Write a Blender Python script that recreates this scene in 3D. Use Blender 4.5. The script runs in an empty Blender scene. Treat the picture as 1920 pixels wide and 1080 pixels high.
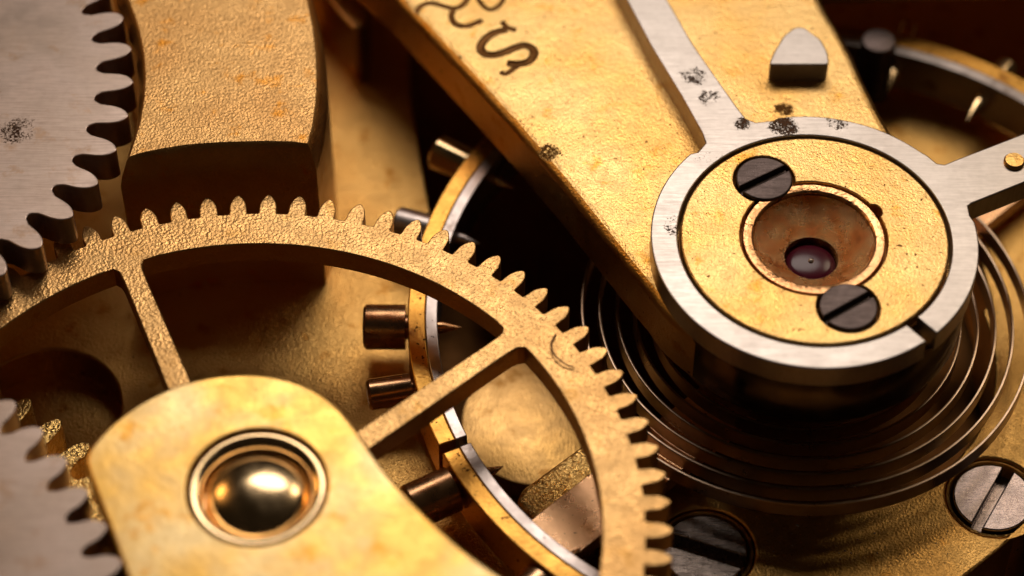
import bpy, bmesh, math, random
from mathutils import Vector
from mathutils.geometry import tessellate_polygon
random.seed(7)
PI = math.pi
scene = bpy.context.scene
C = scene.collection

# ---------------------------------------------------------------- camera
# one unit of the scene is about half a millimetre of the real movement
DIST, ELEV, Z0 = 50.0, math.radians(51.5), 2.5
FWD = Vector((0, math.cos(ELEV), -math.sin(ELEV)))
UPV = Vector((0, math.sin(ELEV), math.cos(ELEV)))
CAM = Vector((0, 0, Z0)) - DIST * FWD
cd = bpy.data.cameras.new('camera')
cam = bpy.data.objects.new('camera', cd)
C.objects.link(cam)
scene.camera = cam
cam.location = CAM
cam.rotation_euler = (PI / 2 - ELEV, 0, 0)
cd.sensor_width = 36
cd.lens = 36 * DIST / 19.2
cd.clip_start = 0.5
cd.clip_end = 500
cd.dof.use_dof = True
cd.dof.focus_distance = DIST
cd.dof.aperture_fstop = cd.lens * 1e-3 / 1.35
cd.dof.aperture_blades = 0

# ---------------------------------------------------------------- world and lamps
w = bpy.data.worlds.new('World')
scene.world = w
w.use_nodes = True
bg = w.node_tree.nodes['Background']
bg.inputs[0].default_value = (1.0, 0.72, 0.45, 1)
bg.inputs[1].default_value = 0.012

def area(name, loc, target, sx, sy, power, col):
    l = bpy.data.lights.new(name, 'AREA')
    l.shape = 'ELLIPSE'; l.size = sx; l.size_y = sy
    l.energy = power; l.color = col
    o = bpy.data.objects.new(name, l)
    o.location = loc
    o.rotation_euler = (Vector(target) - Vector(loc)).to_track_quat('-Z', 'Y').to_euler()
    C.objects.link(o)
    return o
area('softbox', (0.8, 28.5, 42.5), (0.5, -1, 2), 32, 18, 7600, (1.0, 0.88, 0.76))
area('right_fill', (24, 22, 34), (6, -3, 0), 12, 12, 1900, (1.0, 0.80, 0.56))  # added fill that brightens the plate at the lower right
area('warm_lamp', (-30, 14, 24), (0, 0, 2), 9, 9, 1300, (1.0, 0.52, 0.16))
scene.view_settings.view_transform = 'Standard'
scene.view_settings.look = 'None'
scene.view_settings.exposure = 0
scene.render.engine = 'CYCLES'
scene.cycles.use_denoising = True
scene.cycles.max_bounces = 8
scene.cycles.sample_clamp_indirect = 6

# ---------------------------------------------------------------- helpers
def at(px, py, z):
    """point at height z seen at photo pixel px, py"""
    d = FWD * DIST + Vector(((px - 960) / 100, 0, 0)) + UPV * ((540 - py) / 100)
    t = (z - CAM.z) / d.z
    return CAM + d * t
def pts(lst, z):
    return [tuple(at(x, y, z)[:2]) for x, y in lst]
def circ(cx, cy, r, n=96, a0=0.0):
    return [(cx + r * math.cos(a0 + 2 * PI * i / n), cy + r * math.sin(a0 + 2 * PI * i / n)) for i in range(n)]
def area2(p):
    return sum(p[i][0] * p[(i + 1) % len(p)][1] - p[(i + 1) % len(p)][0] * p[i][1] for i in range(len(p)))
def ccw(p):
    return p if area2(p) > 0 else p[::-1]
def smooth(p, it=2, closed=True, keep=()):
    for _ in range(it):
        q = []
        n = len(p)
        for i in range(n if closed else n - 1):
            a, b = p[i], p[(i + 1) % n]
            q += [(a[0] * .75 + b[0] * .25, a[1] * .75 + b[1] * .25), (a[0] * .25 + b[0] * .75, a[1] * .25 + b[1] * .75)]
        if not closed:
            q = [p[0]] + q + [p[-1]]
        p = q
    return p
def round_corners(p, r, n=5):
    """round every corner of a polygon with radius-like distance r"""
    out = []
    N = len(p)
    for i in range(N):
        a, b, c = Vector(p[i - 1]), Vector(p[i]), Vector(p[(i + 1) % N])
        u, v = a - b, c - b
        d = min(r, u.length * .45, v.length * .45)
        s, e = b + u.normalized() * d, b + v.normalized() * d
        for k in range(n + 1):
            t = k / n
            q = s * (1 - t) ** 2 + b * 2 * t * (1 - t) + e * t * t
            out.append((q.x, q.y))
    return out
def inset(loop, d, sign=1):
    """move a CCW loop towards its left (sign 1) by d"""
    n = len(loop); out = []
    for i in range(n):
        ax, ay = loop[i - 1]; bx, by = loop[i]; cx, cy = loop[(i + 1) % n]
        e1 = Vector((bx - ax, by - ay)); e2 = Vector((cx - bx, cy - by))
        if e1.length < 1e-9: e1 = e2
        if e2.length < 1e-9: e2 = e1
        n1 = Vector((-e1.y, e1.x)).normalized(); n2 = Vector((-e2.y, e2.x)).normalized()
        m = n1 + n2
        if m.length < 1e-6: m = n1.copy()
        m.normalize()
        k = min(1 / max(m.dot(n1), .3), 1.8)
        out.append((bx + m.x * d * k * sign, by + m.y * d * k * sign))
    return out

class MB:
    def __init__(s):
        s.v = []; s.f = []; s.sm = []
    def add(s, vs, fs, sm=True):
        b = len(s.v)
        s.v += [tuple(p) for p in vs]
        for f in fs:
            s.f.append(tuple(i + b for i in f)); s.sm.append(sm)
    def strip(s, A, B, closed=True, sm=True):
        n = len(A)
        m = n if closed else n - 1
        s.add(list(A) + list(B), [(i, (i + 1) % n, n + (i + 1) % n, n + i) for i in range(m)], sm)
    def cap(s, loops, up=True):
        """loops: list of 3-D loops, the first outer"""
        vs = [p for l in loops for p in l]
        tris = tessellate_polygon([[Vector(p) for p in l] for l in loops])
        fs = []
        for t in tris:
            a, b, c = (Vector(vs[i]) for i in t)
            nz = (b - a).cross(c - a).z
            if abs(nz) < 1e-12: continue
            fs.append(t if (nz > 0) == up else (t[0], t[2], t[1]))
        s.add(vs, fs, False)
    def build(s, name, mat, parent=None):
        me = bpy.data.meshes.new(name)
        xs = [p[0] for p in s.v]; ys = [p[1] for p in s.v]; zs = [p[2] for p in s.v]
        c = Vector(((min(xs) + max(xs)) / 2, (min(ys) + max(ys)) / 2, min(zs)))
        me.from_pydata([(p[0] - c.x, p[1] - c.y, p[2] - c.z) for p in s.v], [], s.f)
        me.polygons.foreach_set('use_smooth', s.sm)
        bm = bmesh.new(); bm.from_mesh(me)
        bmesh.ops.remove_doubles(bm, verts=bm.verts, dist=1e-5)
        bm.to_mesh(me); bm.free()
        flags = [p.use_smooth for p in me.polygons]
        me.set_sharp_from_angle(angle=math.radians(38))
        me.polygons.foreach_set('use_smooth', flags)
        me.materials.append(mat)
        o = bpy.data.objects.new(name, me)
        C.objects.link(o)
        if parent is not None:
            o.parent = parent; o.location = c - WORLD[parent]
        else:
            o.location = c
        WORLD[o] = c
        return o
WORLD = {}
def tag(o, label=None, cat=None, group=None, kind=None):
    if label: o['label'] = label
    if cat: o['category'] = cat
    if group: o['group'] = group
    if kind: o['kind'] = kind
    return o
def thing(name, label, cat, loc, group=None):
    o = bpy.data.objects.new(name, None)
    o.empty_display_size = .3
    o.location = loc
    C.objects.link(o)
    WORLD[o] = Vector(loc)
    return tag(o, label, cat, group)
def l3(loop, z):
    return [(x, y, z) for x, y in loop]
def slab(outer, z0, z1, bev=.03, holes=(), hbev=None, bottom=True, mb=None, steps=(0.35,)):
    """a plate with a rounded top edge"""
    mb = mb or MB()
    hbev = bev if hbev is None else hbev
    outer = ccw(outer)
    tops = []
    for k, lp in enumerate([outer] + [ccw(h) for h in holes]):
        sg = 1 if k == 0 else -1
        b = bev if k == 0 else hbev
        lv = [l3(lp, z0), l3(lp, z1 - b * 1.25), l3(lp, z1 - b)] + [l3(inset(lp, b * (1 - math.cos(t)), sg), z1 - b * (1 - math.sin(t))) for t in (PI / 8, PI / 4, 3 * PI / 8)] + [l3(inset(lp, b, sg), z1)]
        for i in range(6):
            if sg == 1: mb.strip(lv[i], lv[i + 1])
            else: mb.strip(lv[i + 1], lv[i])
        tops.append(lv[6])
    mb.cap(tops, True)
    if bottom:
        mb.cap([l3(outer, z0)] + [l3(ccw(h), z0) for h in holes], False)
    return mb
def lathe(cx, cy, prof, n=96, mb=None):
    """prof: list of (r, z) going from outside or bottom up; faces outward-up when r decreases as z rises"""
    mb = mb or MB()
    rings = [[(cx + r * math.cos(2 * PI * i / n), cy + r * math.sin(2 * PI * i / n), z) for i in range(n)] for r, z in prof]
    for a, b in zip(rings, rings[1:]):
        mb.strip(a, b)
    return mb
def axis_lathe(base, direction, prof, n=40, mb=None):
    """lathe round an arbitrary axis; prof: (distance along, radius)"""
    mb = mb or MB()
    d = Vector(direction).normalized()
    u = d.cross(Vector((0, 0, 1)))
    if u.length < 1e-4: u = Vector((1, 0, 0))
    u.normalize(); v = d.cross(u)
    rings = []
    for s, r in prof:
        c = Vector(base) + d * s
        rings.append([tuple(c + (u * math.cos(2 * PI * i / n) + v * math.sin(2 * PI * i / n)) * max(r, 1e-4)) for i in range(n)])
    for a, b in zip(rings, rings[1:]):
        mb.strip(b, a)
    return mb

# ---------------------------------------------------------------- materials
def metal(name, c1, c2, c3=None, rough=.33, grain=15, bump=.5, dist=.02, stretch=(1, 1, 1), rv=.12,
          spots=None, spotcol=(.1, .04, .02), speck=0.0, scratch=0.0, blotch=.45, gdetail=2.5, metallic=1.0, streak=None, bigscale=.55):
    m = bpy.data.materials.new(name)
    m.use_nodes = True
    nt = m.node_tree; N = nt.nodes; L = nt.links
    bs = N['Principled BSDF']
    geo = N.new('ShaderNodeNewGeometry')
    def mapping(sc, rot=0):
        mp = N.new('ShaderNodeMapping'); mp.inputs['Scale'].default_value = sc
        mp.inputs['Rotation'].default_value = (0, 0, rot)
        L.new(geo.outputs['Position'], mp.inputs['Vector'])
        return mp.outputs['Vector']
    def noise(sc, det=2.0, vec=None, rough_=.5, dis=0.0):
        n = N.new('ShaderNodeTexNoise'); n.inputs['Scale'].default_value = sc
        n.inputs['Detail'].default_value = det; n.inputs['Roughness'].default_value = rough_
        n.inputs['Distortion'].default_value = dis
        L.new(vec or geo.outputs['Position'], n.inputs['Vector'])
        return n.outputs['Fac']
    def ramp(x, a, b, va=0.0, vb=1.0):
        r = N.new('ShaderNodeMapRange'); r.inputs['From Min'].default_value = a; r.inputs['From Max'].default_value = b
        r.inputs['To Min'].default_value = va; r.inputs['To Max'].default_value = vb
        r.interpolation_type = 'SMOOTHSTEP'
        L.new(x, r.inputs['Value']); return r.outputs['Result']
    def mix(f, a, b):
        x = N.new('ShaderNodeMix'); x.data_type = 'RGBA'
        if isinstance(f, float): x.inputs[0].default_value = f
        else: L.new(f, x.inputs[0])
        for s, i in ((a, 6), (b, 7)):
            if isinstance(s, tuple): x.inputs[i].default_value = (*s, 1)
            else: L.new(s, x.inputs[i])
        return x.outputs[2]
    def math_(op, a, b):
        x = N.new('ShaderNodeMath'); x.operation = op
        for i, s in enumerate((a, b)):
            if isinstance(s, (int, float)): x.inputs[i].default_value = s
            else: L.new(s, x.inputs[i])
        return x.outputs[0]
    big = noise(bigscale, 3.0, None, .6)
    col = mix(ramp(big, blotch - .12, blotch + .16), c1, c2)
    if c3:
        col = mix(ramp(noise(1.7, 4.0, None, .65), .56, .72), col, c3)
    fine = noise(grain * .8, 3.0)
    col = mix(ramp(fine, .35, .75, .0, .25), col, tuple(c * .78 for c in c1))
    rgh = math_('ADD', ramp(noise(2.2, 4.0, None, .6), .3, .7, rough - rv / 2, rough + rv / 2), 0.0)
    if speck > 0:
        sp = ramp(noise(9.0, 3.0, None, .6), .70 - speck * .12, .73 - speck * .12)
        col = mix(sp, col, spotcol)
        rgh = math_('MAXIMUM', rgh, math_('MULTIPLY', sp, .7))
    if spots:
        acc = None
        for (x, y, z, r, dens) in spots:
            vm = N.new('ShaderNodeVectorMath'); vm.operation = 'DISTANCE'
            L.new(geo.outputs['Position'], vm.inputs[0]); vm.inputs[1].default_value = (x, y, z)
            f = ramp(vm.outputs['Value'], r * .35, r, dens, 0.0)
            acc = f if acc is None else math_('MAXIMUM', acc, f)
        pit = noise(21.0, 5.0, None, .75)
        f = ramp(math_('ADD', math_('ADD', math_('MULTIPLY', pit, .7), math_('MULTIPLY', noise(4.0, 3.0), .3)), math_('MULTIPLY', acc, .36)), .71, .80)
        col = mix(f, col, spotcol)
        rgh = math_('MAXIMUM', rgh, math_('MULTIPLY', f, .8))
        dark = f
    if streak:
        sx, sy, rot, amt = streak
        st1 = noise(2.0, 6.0, mapping((sx, sy, 1), rot), .7)
        st2 = noise(1.1, 4.0, mapping((sx * .6, sy * 2.2, 1), rot + .9), .7)
        f_ = math_('ADD', ramp(st1, .35, .68, 0.0, amt), ramp(st2, .60, .70, 0.0, amt * .7))
        col = mix(f_, col, tuple(c * .45 for c in c1))
        rgh = math_('ADD', rgh, math_('MULTIPLY', f_, .25))
    L.new(col, bs.inputs['Base Color'])
    L.new(rgh, bs.inputs['Roughness'])
    bs.inputs['Metallic'].default_value = metallic
    h = noise(grain, gdetail, mapping(stretch), .55, .08)
    if scratch > 0:
        s1 = noise(3.0, 5.0, mapping((1.2, 22, 1), .5), .6)
        s2 = noise(3.0, 5.0, mapping((26, 1.0, 1), -.2), .6)
        h = math_('ADD', math_('MULTIPLY', h, .5), math_('MULTIPLY', math_('ADD', s1, s2), scratch))
    h = math_('ADD', h, math_('MULTIPLY', noise(grain * .22, 2.0), .45))
    bp = N.new('ShaderNodeBump'); bp.inputs['Strength'].default_value = bump; bp.inputs['Distance'].default_value = dist
    L.new(h, bp.inputs['Height'])
    if spots:
        b2 = N.new('ShaderNodeBump'); b2.inputs['Strength'].default_value = .6; b2.inputs['Distance'].default_value = .03
        b2.invert = True
        L.new(dark, b2.inputs['Height']); L.new(bp.outputs['Normal'], b2.inputs['Normal'])
        L.new(b2.outputs['Normal'], bs.inputs['Normal'])
    else:
        L.new(bp.outputs['Normal'], bs.inputs['Normal'])
    return m

def P3(px, py, z, r, d=1.0):
    p = at(px, py, z); return (p.x, p.y, p.z, r, d)
M = {}
M['gear'] = metal('frosted_brass', (.63, .36, .135), (.69, .42, .17), (.58, .31, .09), rough=.37, grain=18, bump=.46, dist=.035, gdetail=1.2)
M['cock'] = metal('gilt_brass', (.80, .46, .14), (.84, .55, .22), (.70, .34, .06), rough=.34, grain=22, bump=.45, dist=.03, speck=.28, spotcol=(.25, .11, .03),
                  spots=[P3(1030, 285, 3.2, .35, .8), P3(1470, 205, 3.2, .3, .8), P3(1250, 150, 3.2, .6, .35), P3(1440, 150, 3.2, .5, .4)])
M['bridge'] = metal('pale_gilt_brass', (.88, .53, .14), (.94, .71, .36), (.84, .42, .08), rough=.38, grain=9, bump=.2, dist=.02, blotch=.5)
M['block'] = metal('grainy_brass', (.66, .36, .13), (.72, .43, .17), (.72, .30, .04), rough=.40, grain=20, bump=.6, dist=.03, gdetail=1.5)
M['plate'] = metal('plate_brass', (.66, .36, .10), (.74, .44, .14), (.52, .23, .04), rough=.35, grain=21, bump=.65, dist=.03, speck=.12, spotcol=(.12, .05, .02))
M['disc'] = metal('turned_brass', (.50, .29, .09), (.64, .39, .15), (.38, .19, .05), rough=.38, grain=7, bump=.3, dist=.02, stretch=(3, 1, 1))
M['pinion'] = metal('bright_gilt', (.90, .55, .16), (.95, .62, .22), None, rough=.28, grain=13, bump=1.0, dist=.05)
M['steel'] = metal('brushed_steel', (.53, .47, .435), (.59, .53, .495), None, rough=.36, rv=.05, grain=10, bump=.12, dist=.015, stretch=(1, 9, 1), spotcol=(.20, .095, .05), speck=.0, scratch=.25, streak=(1.0, 16, .5, .22),
                   spots=[P3(1470, 238, 3.7, .45, .8), P3(1300, 145, 3.7, .42, .62), P3(1330, 185, 3.7, .35, .6), P3(1392, 232, 3.7, .28, .72), P3(1570, 230, 3.7, .35, .6), P3(1270, 425, 3.7, .5, .5), P3(1340, 300, 3.7, .6, .35)])
M['wheel_steel'] = metal('wheel_steel', (.53, .41, .345), (.59, .465, .41), (.50, .34, .24), rough=.36, grain=10, bump=.15, dist=.012, stretch=(1, 10, 1), scratch=.3, streak=(.8, 18, .05, .32), spotcol=(.13, .06, .04),
                         spots=[P3(35, 245, 3.9, .55, .62)])
M['ring_side'] = M['steel']
M['blued'] = metal('dark_screw_steel', (.10, .075, .07), (.15, .115, .11), None, rough=.38, grain=12, bump=.35, dist=.015, scratch=.9, streak=(1.0, 14, .7, .35))
M['screw_bright'] = metal('polished_screw_steel', (.24, .19, .18), (.32, .26, .25), None, rough=.22, grain=6, bump=.25, dist=.02, scratch=.6)
M['screw_dark'] = metal('dark_polished_screw', (.20, .16, .14), (.34, .28, .25), None, rough=.2, grain=6, bump=.35, dist=.03, scratch=.7, streak=(1.0, 9, 1.0, .5))
M['spring'] = metal('spring_steel', (.46, .325, .225), (.54, .40, .29), None, rough=.33, grain=8, bump=.1, dist=.01)
M['rim_brass'] = metal('rim_brass', (.62, .30, .06), (.68, .36, .08), (.28, .11, .03), rough=.36, grain=12, bump=.35, dist=.02, speck=.5, spotcol=(.12, .05, .02))
M['rim_steel'] = metal('rim_steel', (.42, .36, .34), (.52, .45, .43), (.20, .15, .13), rough=.34, grain=12, bump=.15, dist=.015, speck=.2, spotcol=(.12, .08, .07))
M['arm_copper'] = metal('warm_steel', (.74, .42, .22), (.80, .48, .27), (.62, .32, .14), rough=.3, grain=9, bump=.3, dist=.02, speck=.25, spotcol=(.1, .05, .03), scratch=.5)
M['screw_gilt'] = metal('gilt_screw', (.55, .30, .15), (.62, .38, .22), None, rough=.26, grain=8, bump=.2, dist=.02, scratch=.3)
M['skirt'] = metal('dark_polished_steel', (.12, .09, .06), (.16, .12, .08), None, rough=.2, grain=8, bump=.1, dist=.01)
M['copper'] = metal('copper', (.84, .44, .20), (.88, .50, .24), (.72, .30, .10), rough=.3, grain=12, bump=.6, dist=.03)
M['bowl'] = metal('polished_copper', (.92, .44, .16), (.98, .70, .38), (.62, .26, .08), rough=.25, rv=.14, grain=4.0, bump=1.0, dist=.10, scratch=.5, bigscale=2.6)  # lighter and darker patches put streaky highlights into the colour
M['dome'] = metal('polished_gold', (.86, .60, .32), (.88, .64, .36), None, rough=.19, grain=4, bump=.05, dist=.01)
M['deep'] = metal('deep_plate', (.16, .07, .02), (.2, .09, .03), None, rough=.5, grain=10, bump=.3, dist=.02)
M['patina_shade'] = metal('groove_patina_shade', (.20, .09, .03), (.26, .12, .04), None, rough=.5, grain=14, bump=.5, dist=.03)  # groove patina and the shade inside recesses put into one dark brown
def jewel_mat():
    m = bpy.data.materials.new('ruby'); m.use_nodes = True
    b = m.node_tree.nodes['Principled BSDF']
    b.inputs['Base Color'].default_value = (.085, .008, .022, 1)
    b.inputs['Roughness'].default_value = .2
    b.inputs['IOR'].default_value = 1.38
    return m
M['ruby'] = jewel_mat()
def fibre_mat():
    m = bpy.data.materials.new('fibre'); m.use_nodes = True
    b = m.node_tree.nodes['Principled BSDF']
    b.inputs['Base Color'].default_value = (.30, .13, .04, 1); b.inputs['Roughness'].default_value = .6
    return m
M['fibre'] = fibre_mat()
def dust_mat():
    m = bpy.data.materials.new('dust'); m.use_nodes = True
    b = m.node_tree.nodes['Principled BSDF']
    b.inputs['Base Color'].default_value = (.42, .34, .27, 1); b.inputs['Roughness'].default_value = .8
    return m
M['dust'] = dust_mat()

# ---------------------------------------------------------------- the setting: lower plate and main plate
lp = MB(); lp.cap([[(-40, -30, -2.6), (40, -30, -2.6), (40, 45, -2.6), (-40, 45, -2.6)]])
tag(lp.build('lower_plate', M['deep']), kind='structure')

well = pts([(768, -350), (768, 60), (770, 180), (790, 300), (808, 400), (797, 500), (796, 600), (803, 700), (825, 790), (855, 860),
            (905, 950), (960, 1010), (1030, 1065), (1120, 1120), (1200, 1140), (1205, 1000)], 0)
def ring_well():
    c = Vector((5.55, .45)); R_ = 3.9
    return [(c.x + R_ * math.cos(math.radians(a)), c.y + R_ * math.sin(math.radians(a))) for a in range(222, 378, 4)]
well = well + pts([(1215, 950)], 0) + ring_well() + pts([(1860, 560), (1790, 330), (1560, 200), (1500, -350)], 0)
scoop = pts([(1960, 955), (1920, 988), (1875, 1028), (1832, 1062), (1795, 1090), (1700, 1150), (1600, 1300), (2300, 1300), (2300, 900)], 0)
sinkc = at(88, 765, 0)
sc1 = at(1862, 932, 0); sc2 = at(1322, 1031, 0)
holes = [well, scoop, circ(sinkc.x, sinkc.y, 1.42, 72), circ(sc1.x, sc1.y, .90, 64), circ(sc2.x, sc2.y, .93, 64)]
pl = slab([(-40, -30), (40, -30), (40, 45), (-40, 45)], -2.0, 0, bev=.05, holes=holes, bottom=False)
mp = tag(pl.build('main_plate', M['plate']), kind='structure')
fl = slab(circ(sinkc.x, sinkc.y, 1.5, 48), -1.3, -.8, bev=.02)
tag(fl.build('sink_floor', M['plate'], mp))

# ---------------------------------------------------------------- slotted screws
def slotted(name, px, py, z, R, sdir, sw, mat, label, group=None, depth=.16, zbot=None, cat='screw'):
    c = at(px, py, z)
    a = math.atan2(sdir[1], sdir[0])
    t = thing(name, label, cat, (c.x, c.y, z - .5 if zbot is None else zbot), group)
    # two half-moon lands either side of the slot
    h = sw / 2
    th = math.asin(h / R)
    for s in (0, PI):
        loop = [(c.x + R * math.cos(a + s + th + (PI - 2 * th) * i / 40), c.y + R * math.sin(a + s + th + (PI - 2 * th) * i / 40)) for i in range(41)]
        mb = slab(loop, z - depth, z, bev=.035, bottom=False)
        mb.build('head_half', mat, t)
    core = lathe(c.x, c.y, [(R - .002, z - .5 if zbot is None else zbot), (R - .002, z - depth), (R - .03, z - depth + .003), (.0005, z - depth + .003)], 64)
    core.build('screw_core', mat, t)
    return t
def sd(a, b, z):
    p, q = at(*a, z), at(*b, z); return (q.x - p.x, q.y - p.y)
slotted('plate_screw', 1862, 932, -.06, .75, sd((1838, 985), (1903, 868), 0), .20, M['screw_bright'],
        'bright screw sunk in the brass plate at the lower right, slot rising to the right', 'slotted screws sunk in the plate', depth=.32, zbot=-2.0)
slotted('plate_screw', 1322, 1031, -.06, .78, sd((1262, 1004), (1398, 1046), 0), .27, M['screw_dark'],
        'dark screw in the plate beside the teeth of the spoked wheel, slot falling right', 'slotted screws sunk in the plate', depth=.32, zbot=-2.0)
def collar(px, py, R, parent):
    c = at(px, py, 0)
    mb = lathe(c.x, c.y, [(R, -2.0), (R, -.12), (R - .03, -.05), (R - .07, -.035), (R - .11, -.12), (R - .11, -2.0)], 72)
    mb.build('sink_collar', M['plate'], parent)
collar(1862, 932, .895, mp); collar(1322, 1031, .925, mp)

# ---------------------------------------------------------------- toothed wheels
def gear(parent, cx, cy, z0, z1, prof, rroot, n, phase, inner, mat, seen, bev=.02, dip=0.0, gapn=3, spokes=(), sw=.2, flare=.07, inner_n=144):
    """prof: list of (height above root, half width) from base to tip; teeth for which seen(angle) is true are parts"""
    loop = []; rng = []
    for i in range(n):
        a = phase + 2 * PI * i / n
        u = Vector((math.cos(a), math.sin(a))); v = Vector((-u.y, u.x))
        side = [(rroot + h, w_) for h, w_ in prof]
        s = len(loop)
        jit = random.uniform(-.006, .006)
        for r, w_ in side: loop.append((cx + u.x * r - v.x * (w_ + jit), cy + u.y * r - v.y * (w_ + jit)))
        for r, w_ in reversed(side[:-1] if side[-1][1] == 0 else side): loop.append((cx + u.x * r + v.x * (w_ + jit), cy + u.y * r + v.y * (w_ + jit)))
        e = len(loop) - 1
        rng.append((s, e, a))
        w0 = math.asin(prof[0][1] / rroot)
        g0, g1 = a + w0, a + 2 * PI / n - w0
        for k in range(1, gapn + 1):
            t = k / (gapn + 1); g = g0 + (g1 - g0) * t
            r = rroot - dip * math.sin(PI * t) ** .6
            loop.append((cx + r * math.cos(g), cy + r * math.sin(g)))
    NL = len(loop)
    lv = [l3(loop, z0), l3(loop, z1 - bev * 1.25), l3(loop, z1 - bev), l3(inset(loop, bev * .3), z1 - bev * .3), l3(inset(loop, bev), z1)]
    rim = MB(); red = []
    def strips(mb, ids):
        for a, b in zip(lv, lv[1:]):
            mb.strip([a[i % NL] for i in ids], [b[i % NL] for i in ids], closed=False)
    for k, (s, e, a) in enumerate(rng):
        ns = rng[(k + 1) % n][0] + (NL if k == n - 1 else 0)
        if seen(a):
            tb = MB(); ids = list(range(s, e + 1))
            strips(tb, ids)
            top = [lv[4][i] for i in ids]
            tb.cap([top], True)
            tb.cap([[lv[0][i] for i in ids]], False)
            tb.build('tooth', mat, parent)
            red += [s, e]
        else:
            strips(rim, list(range(s, e + 1))); red += list(range(s, e + 1))
        strips(rim, list(range(e, ns + 1)))
        red += [i % NL for i in range(e + 1, ns)]
    outer_top = [lv[4][i] for i in red]
    outer_bot = [lv[0][i] for i in red]
    if inner:
        angs = [2 * PI * i / inner_n for i in range(inner_n)]
        ends = []
        for sa in spokes:
            d = math.asin((sw + flare) / inner)
            angs = [x for x in angs if abs((x - sa + PI) % (2 * PI) - PI) > d + .004]
            angs += [(sa - d) % (2 * PI), (sa + d) % (2 * PI)]
            ends.append((sa, d))
        angs.sort()
        def insp(x): return any(abs((x - sa + PI) % (2 * PI) - PI) < d + .001 for sa, d in ends)
        il = [(cx + inner * math.cos(x), cy + inner * math.sin(x)) for x in angs]
        i0 = l3(il, z0)
        i1 = [(p[0], p[1], z1 if insp(x) else z1 - bev) for p, x in zip(il, angs)]
        i3 = [(cx + (inner + (0 if insp(x) else bev)) * math.cos(x), cy + (inner + (0 if insp(x) else bev)) * math.sin(x), z1) for x in angs]
        rim.strip(i1, i0); rim.strip(i3, i1)
        rim.cap([outer_top, i3], True); rim.cap([outer_bot, i0], False)
    else:
        rim.cap([outer_top], True); rim.cap([outer_bot], False)
    rim.build('rim' if inner else 'disc', mat, parent)

# the large spoked brass wheel
GX, GY, GZ = -4.72, -5.70, 3.1
def infr(cx, cy, r, z, x0=-60, x1=1980, y0=-60, y1=1140):
    def f(a):
        p = Vector((cx + r * math.cos(a), cy + r * math.sin(a), z)) - CAM
        d = p.dot(FWD); X = 960 + 100 * DIST * p.x / d; Y = 540 - 100 * DIST * p.dot(UPV) / d
        return x0 < X < x1 and y0 < Y < y1
    return f
big = thing('spoked_gear', 'large frosted brass wheel with thin spokes and pointed teeth across the centre left', 'gear wheel', (GX, GY, 2.6))
sp = [math.radians(x) for x in (112.6, 40.6, -31.4, 184.6, 256.6)]
RIN = 6.28
gear(big, GX, GY, 2.6, GZ, [(0, .178), (.03, .165), (.12, .163), (.22, .156), (.30, .134), (.37, .100), (.42, .064), (.45, .034), (.462, 0)],
     7.03, 80, math.radians(89.2), RIN, M['gear'], infr(GX, GY, 7.3, 3.1, 60), bev=.022, spokes=sp, sw=.20, flare=.09)
for a in sp:
    u = Vector((math.cos(a), math.sin(a))); v = Vector((-u.y, u.x))
    d = math.asin((.20 + .09) / RIN)
    e1 = (GX + RIN * math.cos(a - d), GY + RIN * math.sin(a - d)); e2 = (GX + RIN * math.cos(a + d), GY + RIN * math.sin(a + d))
    def q(r, s): return (GX + u.x * r + v.x * s, GY + u.y * r + v.y * s)
    right = [q(.9, -.23), q(3, -.215), q(RIN - .5, -.20), q(RIN - .22, -.205), q(RIN - .11, -.225), e1]
    left = [e2, q(RIN - .11, .225), q(RIN - .22, .205), q(RIN - .5, .20), q(3, .215), q(.9, .23)]
    loop = right + left
    b = .022
    ins = inset(loop, b); ins[5] = e1; ins[6] = e2
    z1b = [z - b for z in [GZ] * 12]; z1b[5] = z1b[6] = GZ
    mb = MB()
    A = l3(loop, 2.6); B = [(x, y, z) for (x, y), z in zip(loop, z1b)]; T = l3(ins, GZ)
    mb.strip(A, B); mb.strip(B, T); mb.cap([T]); mb.cap([A], False)
    mb.build('spoke', M['gear'], big)
slab(circ(GX, GY, 1.0, 64), 2.58, 3.108, bev=.03).build('hub', M['gear'], big)
lathe(GX, GY, [(.35, 0), (.35, 2.58)], 32).build('arbor', M['spring'], big)

# toothed steel wheels at the left edge
st = [(0, .29), (.05, .262), (.15, .25), (.28, .238), (.40, .212), (.49, .175), (.56, .125), (.605, .07), (.625, .03), (.63, 0)]
W1 = (-13.37, 3.65)
up = thing('steel_gear', 'purplish grey steel wheel with blunt teeth in the upper left corner, over the spoked wheel', 'gear wheel', (*W1, 3.2), 'steel wheels at the left edge')
gear(up, *W1, 3.2, 3.9, st, 5.45, 43, math.radians(-5.28), None, M['wheel_steel'], infr(*W1, 5.9, 3.9), bev=.025, dip=.08, gapn=5)
W2 = (-15.72, -10.62)
st2 = [(0, .29), (.05, .26), (.12, .25), (.22, .235), (.31, .205), (.39, .16), (.45, .11), (.485, .06), (.50, 0)]
lo = thing('steel_gear', 'blurred steel wheel with slanting teeth in the lower left corner beside the pale bridge', 'gear wheel', (*W2, 3.3), 'steel wheels at the left edge')
gear(lo, *W2, 3.3, 3.9, st2, 9.40, 78, math.radians(35.65), None, M['wheel_steel'], infr(*W2, 9.7, 3.9), bev=.025, dip=.08, gapn=5)

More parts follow.
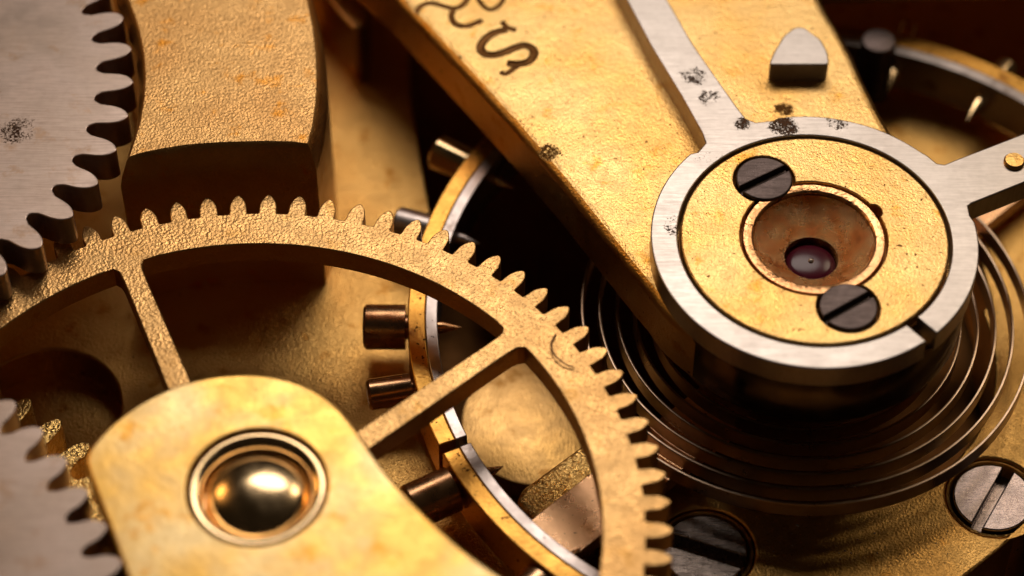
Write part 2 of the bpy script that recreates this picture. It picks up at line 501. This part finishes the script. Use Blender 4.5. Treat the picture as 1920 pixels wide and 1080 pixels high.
# small gilt wheel under the lower steel wheel
W3 = (-14.20, -9.08)
sg = thing('gilt_gear', 'shiny coarse grained gilt gear peeping out from under the lower steel gear', 'gear wheel', (*W3, .4))
st3 = [(0, .24), (.06, .205), (.16, .195), (.3, .185), (.42, .165), (.52, .125), (.59, .075), (.62, .03), (.63, 0)]
gear(sg, *W3, .35, 1.3, st3, 8.40, 72, math.radians(50.0), None, M['pinion'], infr(*W3, 8.8, 1.3, -10, 260, 500, 1100), bev=.035, dip=.06, gapn=5)

# ---------------------------------------------------------------- the brass block (barrel bridge foot), upper left
blk = pts([(215, -60), (240, 0), (258, 50), (268, 100), (271, 140), (269, 180), (262, 225), (250, 265), (240, 296),
           (270, 287), (305, 280), (350, 273), (400, 269), (450, 267), (500, 266), (545, 267), (578, 271),
           (588, 235), (594, 190), (596, 150), (594, 100), (588, 50), (578, 0), (562, -60), (520, -200), (300, -200)], 4.0)
mb = MB()
o = ccw(blk)
o2 = inset(o, -.0)
lv = [l3(o, 0.004), l3(o, 3.55), l3(inset(o, .05), 3.75), l3(inset(o, .12), 3.93), l3(inset(o, .2), 3.985), l3(inset(o, .26), 4.0)]
# chamfered shoulder: widen below so the top outline keeps its traced size
lv = [l3(inset(o, -.16), .004), l3(inset(o, -.16), 3.38), l3(inset(o, -.16), 3.45), l3(inset(o, -.12), 3.66), l3(inset(o, -.06), 3.84), l3(inset(o, -.02), 3.96), l3(inset(o, .03), 4.0)]
for a, b in zip(lv, lv[1:]): mb.strip(a, b)
mb.cap([lv[-1]])
tag(mb.build('brass_block', M['block']), 'thick grainy brass block with curved sides standing beside the upper steel wheel', 'bridge block')

# lug at the top
lug = pts([(560, -120), (606, -12), (632, 22), (664, 56), (684, 48), (690, -10), (700, -120)], 1.6)
tag(slab(round_corners(lug, .2), .004, 1.6, bev=.08).build('brass_lug', M['block']), 'small out of focus pointed brass lug at the top between block and engraved bar', 'lug')

# ---------------------------------------------------------------- pale bridge with a jewel hole, lower left
BZ = 3.95
hc = at(481, 912, BZ)
bl = pts([(250, 1120), (236, 1075), (205, 990), (178, 920), (160, 872), (163, 848), (178, 826), (205, 796), (245, 765), (285, 741), (330, 721), (375, 708), (420, 701), (465, 699),
          (510, 703), (555, 714), (595, 732), (632, 760), (662, 795), (690, 838), (722, 884), (765, 932), (815, 982), (870, 1032), (935, 1078), (1000, 1120), (1100, 1200),
          (900, 1500), (400, 1500)], BZ)
br = thing('pale_bridge', 'pale out of focus brass bridge with rounded end and a polished pivot hole, lower left', 'bridge', (hc.x, hc.y, 3.25))
slab(smooth(bl, 1), 3.25, BZ, bev=.07, holes=[circ(hc.x, hc.y, 1.2, 80)], hbev=.05).build('bridge_plate', M['bridge'], br)
lathe(hc.x, hc.y, [(1.17, 3.4), (1.17, 3.86), (1.15, 3.89), (1.11, 3.90), (1.03, 3.88), (.97, 3.84), (.945, 3.80), (.93, 3.5), (.2, 3.48), (.001, 3.48)], 80).build('jewel_ring', M['dome'], br)
lathe(hc.x, hc.y, [(.92, 3.50), (.90, 3.62), (.84, 3.73), (.74, 3.80), (.60, 3.865), (.45, 3.91), (.30, 3.94), (.15, 3.957), (.001, 3.963)], 80).build('pivot_dome', M['dome'], br)

# ---------------------------------------------------------------- balance cock
CZ = 3.2
RC = Vector((5.58, .22))
left = pts([(738, -20), (785, 32), (830, 80), (875, 128), (921, 179), (968, 231), (1011, 281), (1048, 324), (1080, 363), (1111, 402), (1143, 442), (1175, 482), (1203, 516), (1228, 546)], CZ)
right = pts([(1668, 250), (1640, 200), (1613, 145), (1592, 98), (1570, 58), (1545, 18), (1530, -15), (1515, -60)], CZ)
p0 = Vector(left[-1]); p1 = Vector(right[0])
a0 = math.atan2(p0.y - RC.y, p0.x - RC.x); a1 = math.atan2(p1.y - RC.y, p1.x - RC.x)
a0 = a0 % (2 * PI); a1 = a1 % (2 * PI) + 2 * PI
arc = []
r0 = (p0 - RC).length; r1 = (p1 - RC).length
print('cock', r0, r1, math.degrees(a0), math.degrees(a1))
for i in range(1, 60):
    t = i / 60; a = a0 + (a1 - a0) * t
    k = min(1, t / .12); k2 = min(1, (1 - t) / .12)
    r = 2.86
    r = r0 + (r - r0) * k if k < 1 else (r1 + (r - r1) * k2 if k2 < 1 else r)
    arc.append((RC.x + r * math.cos(a), RC.y + r * math.sin(a)))
far = [(left[0][0] + 14 * .3, 18), (left[0][0] - 6.0, 16.5)]
far = [(4.6, 7.7), (6.0, 8.0), (16, 8.4), (16, 19), (-9.0, 17.0), (-5.6, 11.0)]  # unseen wide foot, shaped to block softbox light at the upper right
cock_loop = left + arc + right + far
SCC = at(1526, 447, 3.68)
ck = slab(inset(ccw(cock_loop), -.07), 2.0, CZ, bev=.2, hbev=.03, holes=[circ(SCC.x, SCC.y, 1.0, 64)]).build('cock_body', M['cock'])
# engraved letters: grooves cut into the top
def stroke(pl_, r, z, n=8, it=2):
    p = pts(pl_, z)
    p = smooth(p, it, closed=False)
    mb = MB(); rings = []
    for i, q_ in enumerate(p):
        a = Vector(p[max(0, i - 1)]); b = Vector(p[min(len(p) - 1, i + 1)])
        d = (b - a).normalized(); s = Vector((-d.y, d.x))
        rr = r * (1.0 if 0 < i < len(p) - 1 else .5)
        rings.append([(q_[0] + s.x * rr * math.cos(2 * PI * k / n), q_[1] + s.y * rr * math.cos(2 * PI * k / n), z + .9 * rr * math.sin(2 * PI * k / n)) for k in range(n)])
    for a, b in zip(rings, rings[1:]): mb.strip(b, a)
    mb.cap_ends = None
    mb.add(rings[0], [tuple(range(n))], False); mb.add(rings[-1], [tuple(reversed(range(n)))], False)
    return mb
S1 = [(951, 54), (930, 58), (912, 68), (900, 84), (903, 98), (922, 103), (945, 97), (965, 88), (984, 82), (998, 88), (1003, 100), (994, 113), (975, 119), (950, 117)]
letters = [(S1, .105), ([(941, 38), (950, 50), (968, 56)], .075), ([(938, 133), (948, 139), (962, 128), (972, 122)], .07),
           ([(775, 26), (788, 9), (808, 3), (828, 9), (850, 15), (866, 11), (880, -8), (890, -25)], .075),
           ([(852, 12), (845, 28), (850, 42), (868, 49), (888, 44), (905, 36)], .08),
           ([(893, -8), (905, 10), (918, 18), (932, 13), (944, 0), (948, -20)], .065)]
for pl_, r in letters:
    cut = stroke(pl_, r, CZ + .025).build('cutter', M['patina_shade'])  # cut faces take the dark brown, groove shade included in the colour
    bpy.context.view_layer.update()
    cut.data.validate()
    bm = bmesh.new(); bm.from_mesh(cut.data); bmesh.ops.recalc_face_normals(bm, faces=bm.faces); bm.to_mesh(cut.data); bm.free()
    md = ck.modifiers.new('cut', 'BOOLEAN'); md.operation = 'DIFFERENCE'; md.object = cut; md.solver = 'EXACT'
    md.material_mode = 'TRANSFER'
    dg = bpy.context.evaluated_depsgraph_get()
    me = bpy.data.meshes.new_from_object(ck.evaluated_get(dg))
    me.polygons.foreach_set('use_smooth', [abs(p.normal.z) < .95 or p.material_index > 0 for p in me.polygons])
    ck.modifiers.clear()
    ck.data = me
    bpy.data.objects.remove(cut)
cock = ck; ck.name = 'balance_cock'
tag(cock, 'broad golden bar with stamped letters running from the top down under the steel regulator ring', 'balance cock')

# triangular steel stud
sl = pts([(1441, 121), (1452, 96), (1470, 66), (1492, 50), (1508, 51), (1540, 75), (1552, 98), (1555, 121)], 3.66)
tag(slab(round_corners(sl, .10, 4), CZ - .02, 3.66, bev=.03).build('steel_stud', M['steel']), 'small triangular steel stud rising from the golden engraved bar', 'stud')

# ---------------------------------------------------------------- regulator ring with arms
RZ = 3.72
reg = thing('regulator', 'grey steel regulator ring with two arms, round the golden cap with two screws', 'regulator', (RC.x, RC.y, 3.21))
RO, RI = 3.02, 2.53
# ring outline broken by the slot
sa = at(1704, 603, RZ); sb = at(1742, 628, RZ)
ds = Vector((sb.x - RC.x, sb.y - RC.y)); asl = math.atan2(ds.y, ds.x)
hw = .135
do, di = math.asin(hw / RO), math.asin(hw / RI)
n = 150
outer = [(RC.x + RO * math.cos(asl + do + (2 * PI - 2 * do) * i / n), RC.y + RO * math.sin(asl + do + (2 * PI - 2 * do) * i / n)) for i in range(n + 1)]
innr = [(RC.x + RI * math.cos(asl - di - (2 * PI - 2 * di) * i / n), RC.y + RI * math.sin(asl - di - (2 * PI - 2 * di) * i / n)) for i in range(n + 1)]
lathe(RC.x, RC.y, [(2.90, 1.95), (2.95, 2.0), (2.95, 3.15), (2.93, 3.205)], 128).build('skirt', M['skirt'], reg)
# arms are welded into the ring outline
armL = pts([(1165, -20), (1222, 88), (1278, 180), (1318, 250), (1324, 266), (1308, 285)], RZ)
armR_ = pts([(1448, 227), (1420, 230), (1401, 226), (1380, 198), (1300, 84), (1240, -20)], RZ)
def splice(outer, seg):
    """replace the stretch of the outline between the two ends of seg"""
    def near(p): return min(range(len(outer)), key=lambda i: (outer[i][0] - p[0]) ** 2 + (outer[i][1] - p[1]) ** 2)
    i, j = near(seg[0]), near(seg[-1])
    if i > j: seg = seg[::-1]; i, j = j, i
    return outer[:i] + seg + outer[j + 1:]
top_ext = pts([(1165, -20), (1125, -95), (1205, -95), (1240, -20)], RZ)
upper = pts([(1308, 285), (1323, 268), (1317, 250), (1278, 180), (1222, 88), (1165, -20), (1125, -95), (1205, -95), (1240, -20), (1300, 84), (1380, 198), (1398, 221), (1416, 229), (1448, 226)], RZ)
rightarm = pts([(1740, 292), (1757, 306), (1771, 308), (1790, 300), (1860, 273), (1930, 246), (2050, 200), (2050, 298), (1930, 338), (1822, 381), (1815, 386), (1819, 404)], RZ)
outer = splice(outer, upper)
outer = splice(outer, rightarm)
loop = outer + innr
slab(loop, 3.21, RZ, bev=.028).build('ring', M['steel'], reg)
pc = at(1902, 301, RZ + .06)
lathe(pc.x, pc.y, [(.2, RZ + .001), (.2, RZ + .05), (.17, RZ + .09), (.001, RZ + .10)], 40).build('pin', M['cock'], reg)

# ---------------------------------------------------------------- gilt cap with its jewel
cap = thing('jewel_cap', 'round golden cap plate inside the steel ring, holding a dark jewel in a copper bowl', 'jewel cap', (RC.x, RC.y, 3.21))
SC = at(1526, 447, 3.68); SR = 1.36
s1 = at(1433, 334, 3.74); s2 = at(1591, 574, 3.74)
def union_hole(c0, r0, others, n=200):
    out = []
    def inside(p, c, r): return (p[0] - c.x) ** 2 + (p[1] - c.y) ** 2 < r * r
    base = circ(c0.x, c0.y, r0, n)
    start = next(i for i in range(n) if not any(inside(base[i], c, r) for c, r in others))
    cur = None
    for k in range(n + 1):
        p = base[(start + k) % n]
        hit = next((o for o in others if inside(p, *o)), None)
        if hit and cur is None:
            cur = hit; c, r = hit
            d = math.hypot(c.x - c0.x, c.y - c0.y); phi = math.atan2(c.y - c0.y, c.x - c0.x)
            # intersection half angle seen from the small circle
            al = math.acos((d * d + r * r - r0 * r0) / (2 * d * r))
            st_ = phi + PI + al
            en = phi + PI - al + 2 * PI
            for q_ in range(49):
                a = st_ + (en - st_) * q_ / 48
                out.append((c.x + r * math.cos(a), c.y + r * math.sin(a)))
        if not hit:
            cur = None
            if k < n: out.append(p)
    return out
uh = union_hole(SC, SR, [(s1, .575), (s2, .575), (at(1637, 396, RZ), .17)])
slab(circ(RC.x, RC.y, 2.47, 128), 3.45, 3.71, bev=.04, holes=[uh], hbev=.03).build('cap_plate', M['cock'], cap)
slab(circ(RC.x, RC.y, 2.50, 64), 3.21, 3.44, bev=.01, holes=[circ(SC.x, SC.y, 1.13, 48)]).build('cap_base', M['patina_shade'], cap)  # dark disc, recess shade below the screw holes put into its colour
lathe(SC.x, SC.y, [(1.31, 3.42), (1.31, 3.67), (1.295, 3.69), (1.16, 3.695), (1.14, 3.685), (1.12, 3.66), (1.12, 3.60)], 96).build('setting', M['copper'], cap)
prof = [(1.12, 3.62), (1.09, 3.55), (1.02, 3.45), (.92, 3.35), (.80, 3.27), (.68, 3.21), (.58, 3.17), (.53, 3.155), (.50, 3.13), (.49, 2.7), (.001, 2.7)]
lathe(SC.x, SC.y - .02, prof, 96).build('bowl', M['bowl'], cap)
lathe(SC.x, SC.y - .02, [(.485, 2.90), (.475, 2.95), (.43, 2.995), (.34, 3.02), (.24, 3.035), (.12, 3.044), (.001, 3.046)], 64).build('jewel', M['ruby'], cap)
lathe(SC.x, SC.y - .02, [(.05, 3.0), (.05, 3.065), (.03, 3.085), (.001, 3.09)], 20).build('pivot', M['steel'], cap)
slotted('cap_screw', 1433, 334, 3.74, .53, sd((1396, 349), (1472, 313), 3.74), .13, M['blued'],
        'dark slotted screw at the upper left of the jewel on the golden cap', 'dark screws on the golden cap', depth=.14, zbot=3.45)
slotted('cap_screw', 1591, 574, 3.74, .53, sd((1554, 592), (1637, 546), 3.74), .12, M['blued'],
        'greyish slotted screw at the lower right of the jewel, near the ring slot', 'dark screws on the golden cap', depth=.14, zbot=3.45)

# ---------------------------------------------------------------- hairspring
HC = Vector((5.57, .50)); turns = 6.9; r_out, pitch = 4.52, .335
th0 = math.radians(-150)
N = int(turns * 110); w2 = .027; hz0, hz1 = .80, 1.17
A, B = [], []
for i in range(N + 1):
    t = i / 110 * 2 * PI
    r = r_out - pitch * t / (2 * PI)
    a = th0 + t
    A.append((HC.x + (r + w2) * math.cos(a), HC.y + (r + w2) * math.sin(a)))
    B.append((HC.x + (r - w2) * math.cos(a), HC.y + (r - w2) * math.sin(a)))
mb = MB()
def off(P_, Q_, k): return [(p[0] * (1 - k) + q_[0] * k, p[1] * (1 - k) + q_[1] * k) for p, q_ in zip(P_, Q_)]
sec = [l3(A, hz0), l3(A, hz1 - .03), l3(A, hz1 - .015), l3(off(A, B, .14), hz1 - .002), l3(off(A, B, .3), hz1), l3(off(A, B, .7), hz1), l3(off(A, B, .86), hz1 - .002), l3(B, hz1 - .015), l3(B, hz1 - .03), l3(B, hz0), l3(A, hz0)]
for a, b in zip(sec, sec[1:]): mb.strip(a, b, closed=False)
mb.add([(*A[0], hz0), (*A[0], hz1), (*B[0], hz1), (*B[0], hz0)], [(3, 2, 1, 0)], False)
hs = mb.build('hairspring', M['spring'])
tag(hs, 'flat coiled hairspring of thin dark steel ribbon below the regulator ring', 'hairspring')

# ---------------------------------------------------------------- balance wheel
BX, BY, BT = 5.74, .27, 1.40
BO, BM, BI = 7.74, 7.40, 7.17
bal = thing('balance', 'balance wheel with brass and steel rim, radial screws and arm, under the coiled hairspring', 'balance wheel', (BX, BY, .35))
cutp = at(838, 838, BT); acut = math.atan2(cutp.y - BY, cutp.x - BX)
def arc_seg(r0, r1, a0, a1, z0, z1, name, mat, n=150, bev=.02):
    o_ = [(BX + r1 * math.cos(a0 + (a1 - a0) * i / n), BY + r1 * math.sin(a0 + (a1 - a0) * i / n)) for i in range(n + 1)]
    i_ = [(BX + r0 * math.cos(a1 - (a1 - a0) * i / n), BY + r0 * math.sin(a1 - (a1 - a0) * i / n)) for i in range(n + 1)]
    return slab(o_ + i_, z0, z1, bev=bev).build(name, mat, bal)
g = .012
arc_seg(BM, BO, acut + g, acut + 2 * PI - g, .40, BT, 'brass_rim', M['rim_brass'], 260, .03)
arc_seg(BI, BM - .002, acut + g, acut + 2 * PI - g, .40, BT + .003, 'steel_rim', M['rim_steel'], 260, .02)
# arm along the diameter through the lower left
ap = at(1020, 995, 1.2); aarm = math.atan2(ap.y - BY, ap.x - BX)
u = Vector((math.cos(aarm), math.sin(aarm))); v = Vector((-u.y, u.x))
hw = .56
lp_ = [(BX + u.x * s * 7.2 + v.x * w_, BY + u.y * s * 7.2 + v.y * w_) for s, w_ in ((-1, -hw), (1, -hw), (1, hw), (-1, hw))]
slab(lp_, .38, .72, bev=.02).build('arm', M['arm_copper'], bal)
slab(circ(BX, BY, 1.1, 48), .3, .85, bev=.03).build('hub', M['spring'], bal)
def bscrew(deg, r, ln, mat, zc=.88, tip=True, slot=True):
    a = math.radians(deg); d = Vector((math.cos(a), math.sin(a), 0))
    base = Vector((BX, BY, zc)) + d * BO
    mb = axis_lathe(base, d, [(-.02, r * .55), (.04, r * .55), (.05, r), (ln - .05, r), (ln, r - .05)], 40)
    # slotted end face: two half discs and a sunken strip
    end = base + d * ln; sd_ = d.cross(Vector((0, 0, 1))); hw_ = r * .16; rr = r - .05
    if slot:
        thh = math.asin(hw_ / rr)
        for k in (0, PI):
            ring = [end + (sd_ * math.cos(k + thh + (PI - 2 * thh) * i / 16) + Vector((0, 0, 1)) * math.sin(k + thh + (PI - 2 * thh) * i / 16)) * rr for i in range(17)]
            mb.add([tuple(p) for p in ring], [tuple(range(17))], False)
            e0, e1 = ring[0], ring[-1]
            mb.add([tuple(e0), tuple(e1), tuple(e1 - d * .2), tuple(e0 - d * .2)], [(0, 1, 2, 3)], False)
        q_ = [end + sd_ * sx * rr + Vector((0, 0, sy * hw_)) - d * .2 for sx, sy in ((-1, -1), (1, -1), (1, 1), (-1, 1))]
        mb.add([tuple(p) for p in q_], [(0, 1, 2, 3)], False)
    else:
        mb.add([tuple(end + (sd_ * math.cos(2 * PI * i / 32) + Vector((0, 0, 1)) * math.sin(2 * PI * i / 32)) * rr) for i in range(32)], [tuple(range(32))], False)
    o_ = mb.build('rim_screw', mat, bal)
    if tip:
        tk = 1.5 if 50 < deg < 80 else 1.0
        tb = Vector((BX, BY, zc)) + d * BI
        axis_lathe(tb, -d, [(-.05, .13 * tk), (.12 * tk, .12 * tk), (.42 * tk, .02), (.46 * tk, .0005)], 20).build('screw_tip', mat, o_)
    return o_
for deg, r, ln, mat in ((179.6, .44, .86, M['screw_gilt']), (190.5, .30, .88, M['screw_gilt']), (208.5, .44, .95, M['screw_gilt']), (161.5, .33, .75, M['rim_steel']),
                        (147.8, .37, .85, M['dome']), (71.8, .2, .8, M['dome']), (56.3, .26, .6, M['dome']),
                        (40, .26, .6, M['rim_brass']), (228, .44, .9, M['screw_gilt']), (262, .44, .9, M['screw_gilt']), (300, .3, .9, M['screw_gilt']), (335, .3, .9, M['screw_gilt']), (10, .44, .9, M['screw_gilt']), (118, .3, .8, M['screw_gilt'])):
    bscrew(deg, r, ln, mat)

tc_ = at(1648, 74, 1.95)
lathe(tc_.x, tc_.y, [(.36, .36), (.36, 1.85), (.33, 1.93), (.28, 1.95), (.001, 1.95)], 40).build('timing_stud', M['blued'], bal)

# ---------------------------------------------------------------- small things inside the well
dc = at(1010, 790, -.7)
dk = lathe(dc.x, dc.y, [(1.52, -2.6), (1.52, -.76), (1.50, -.71), (1.46, -.70), (.001, -.70)], 96)
tag(dk.build('brass_disc', M['disc']), 'round brass disc deep behind the spoked gear rim, left of the granular bar', 'disc')
gb = pts([(968, 938), (978, 916), (1002, 898), (1120, 812), (1180, 790), (1200, 830), (1110, 905), (1015, 985)], .3)
tag(slab(round_corners(gb, .12), -2.6, .3, bev=.12).build('granular_bar', M['pinion']), 'short bar with coarse glittering grain lying beside the copper coloured balance arm', 'bar')

# a fibre of dust on the wheel rim
fp = pts([(1042, 628), (1033, 645), (1034, 660), (1043, 675), (1058, 686), (1075, 691)], 3.1)
fp = smooth(fp, 2, closed=False)
mb = MB(); rings = []
for i, q_ in enumerate(fp):
    a = Vector(fp[max(0, i - 1)]); b = Vector(fp[min(len(fp) - 1, i + 1)]); d = (b - a).normalized(); s = Vector((-d.y, d.x))
    zz = 3.125 + .05 * math.sin(PI * i / len(fp))
    rings.append([(q_[0] + s.x * .016 * math.cos(2 * PI * k / 6), q_[1] + s.y * .016 * math.cos(2 * PI * k / 6), zz + .016 * math.sin(2 * PI * k / 6)) for k in range(6)])
for a, b in zip(rings, rings[1:]): mb.strip(b, a)
tag(mb.build('fibre', M['fibre']), 'thin curled brown fibre lying on the spoked wheel rim near its right teeth', 'fibre')

# ---------------------------------------------------------------- dust grains and chips lying on the surfaces
rd = random.Random(11)
mb = MB()
def grain_at(px, py, z, r):
    c = at(px, py, z)
    vs = []
    for dx, dy, dz in ((1, 0, 0), (-1, 0, 0), (0, 1, 0), (0, -1, 0), (0, 0, 1), (0, 0, -.3)):
        k = r * rd.uniform(.5, 1.3)
        vs.append((c.x + dx * k + rd.uniform(-.3, .3) * r, c.y + dy * k + rd.uniform(-.3, .3) * r, z + r * .3 + dz * k))
    mb.add(vs, [(0, 2, 4), (2, 1, 4), (1, 3, 4), (3, 0, 4), (2, 0, 5), (1, 2, 5), (3, 1, 5), (0, 3, 5)], True)
for _ in range(46): grain_at(rd.uniform(1000, 1300), rd.uniform(20, 330), CZ, rd.uniform(.006, .016))
for _ in range(30): grain_at(rd.uniform(1420, 1560), rd.uniform(10, 215), CZ, rd.uniform(.006, .015))
for _ in range(60): grain_at(rd.uniform(1420, 1780), rd.uniform(990, 1075), 0, rd.uniform(.007, .020))
for _ in range(24): grain_at(rd.uniform(280, 560), rd.uniform(20, 250), 4.0, rd.uniform(.006, .014))
for _ in range(26): grain_at(rd.uniform(300, 620), rd.uniform(720, 790), BZ, rd.uniform(.008, .016))
grain_at(1495, 986, 0, .045)
tag(mb.build('dust', M['dust']), 'fine pale dust grains scattered over the brass surfaces', 'dust', kind='stuff')
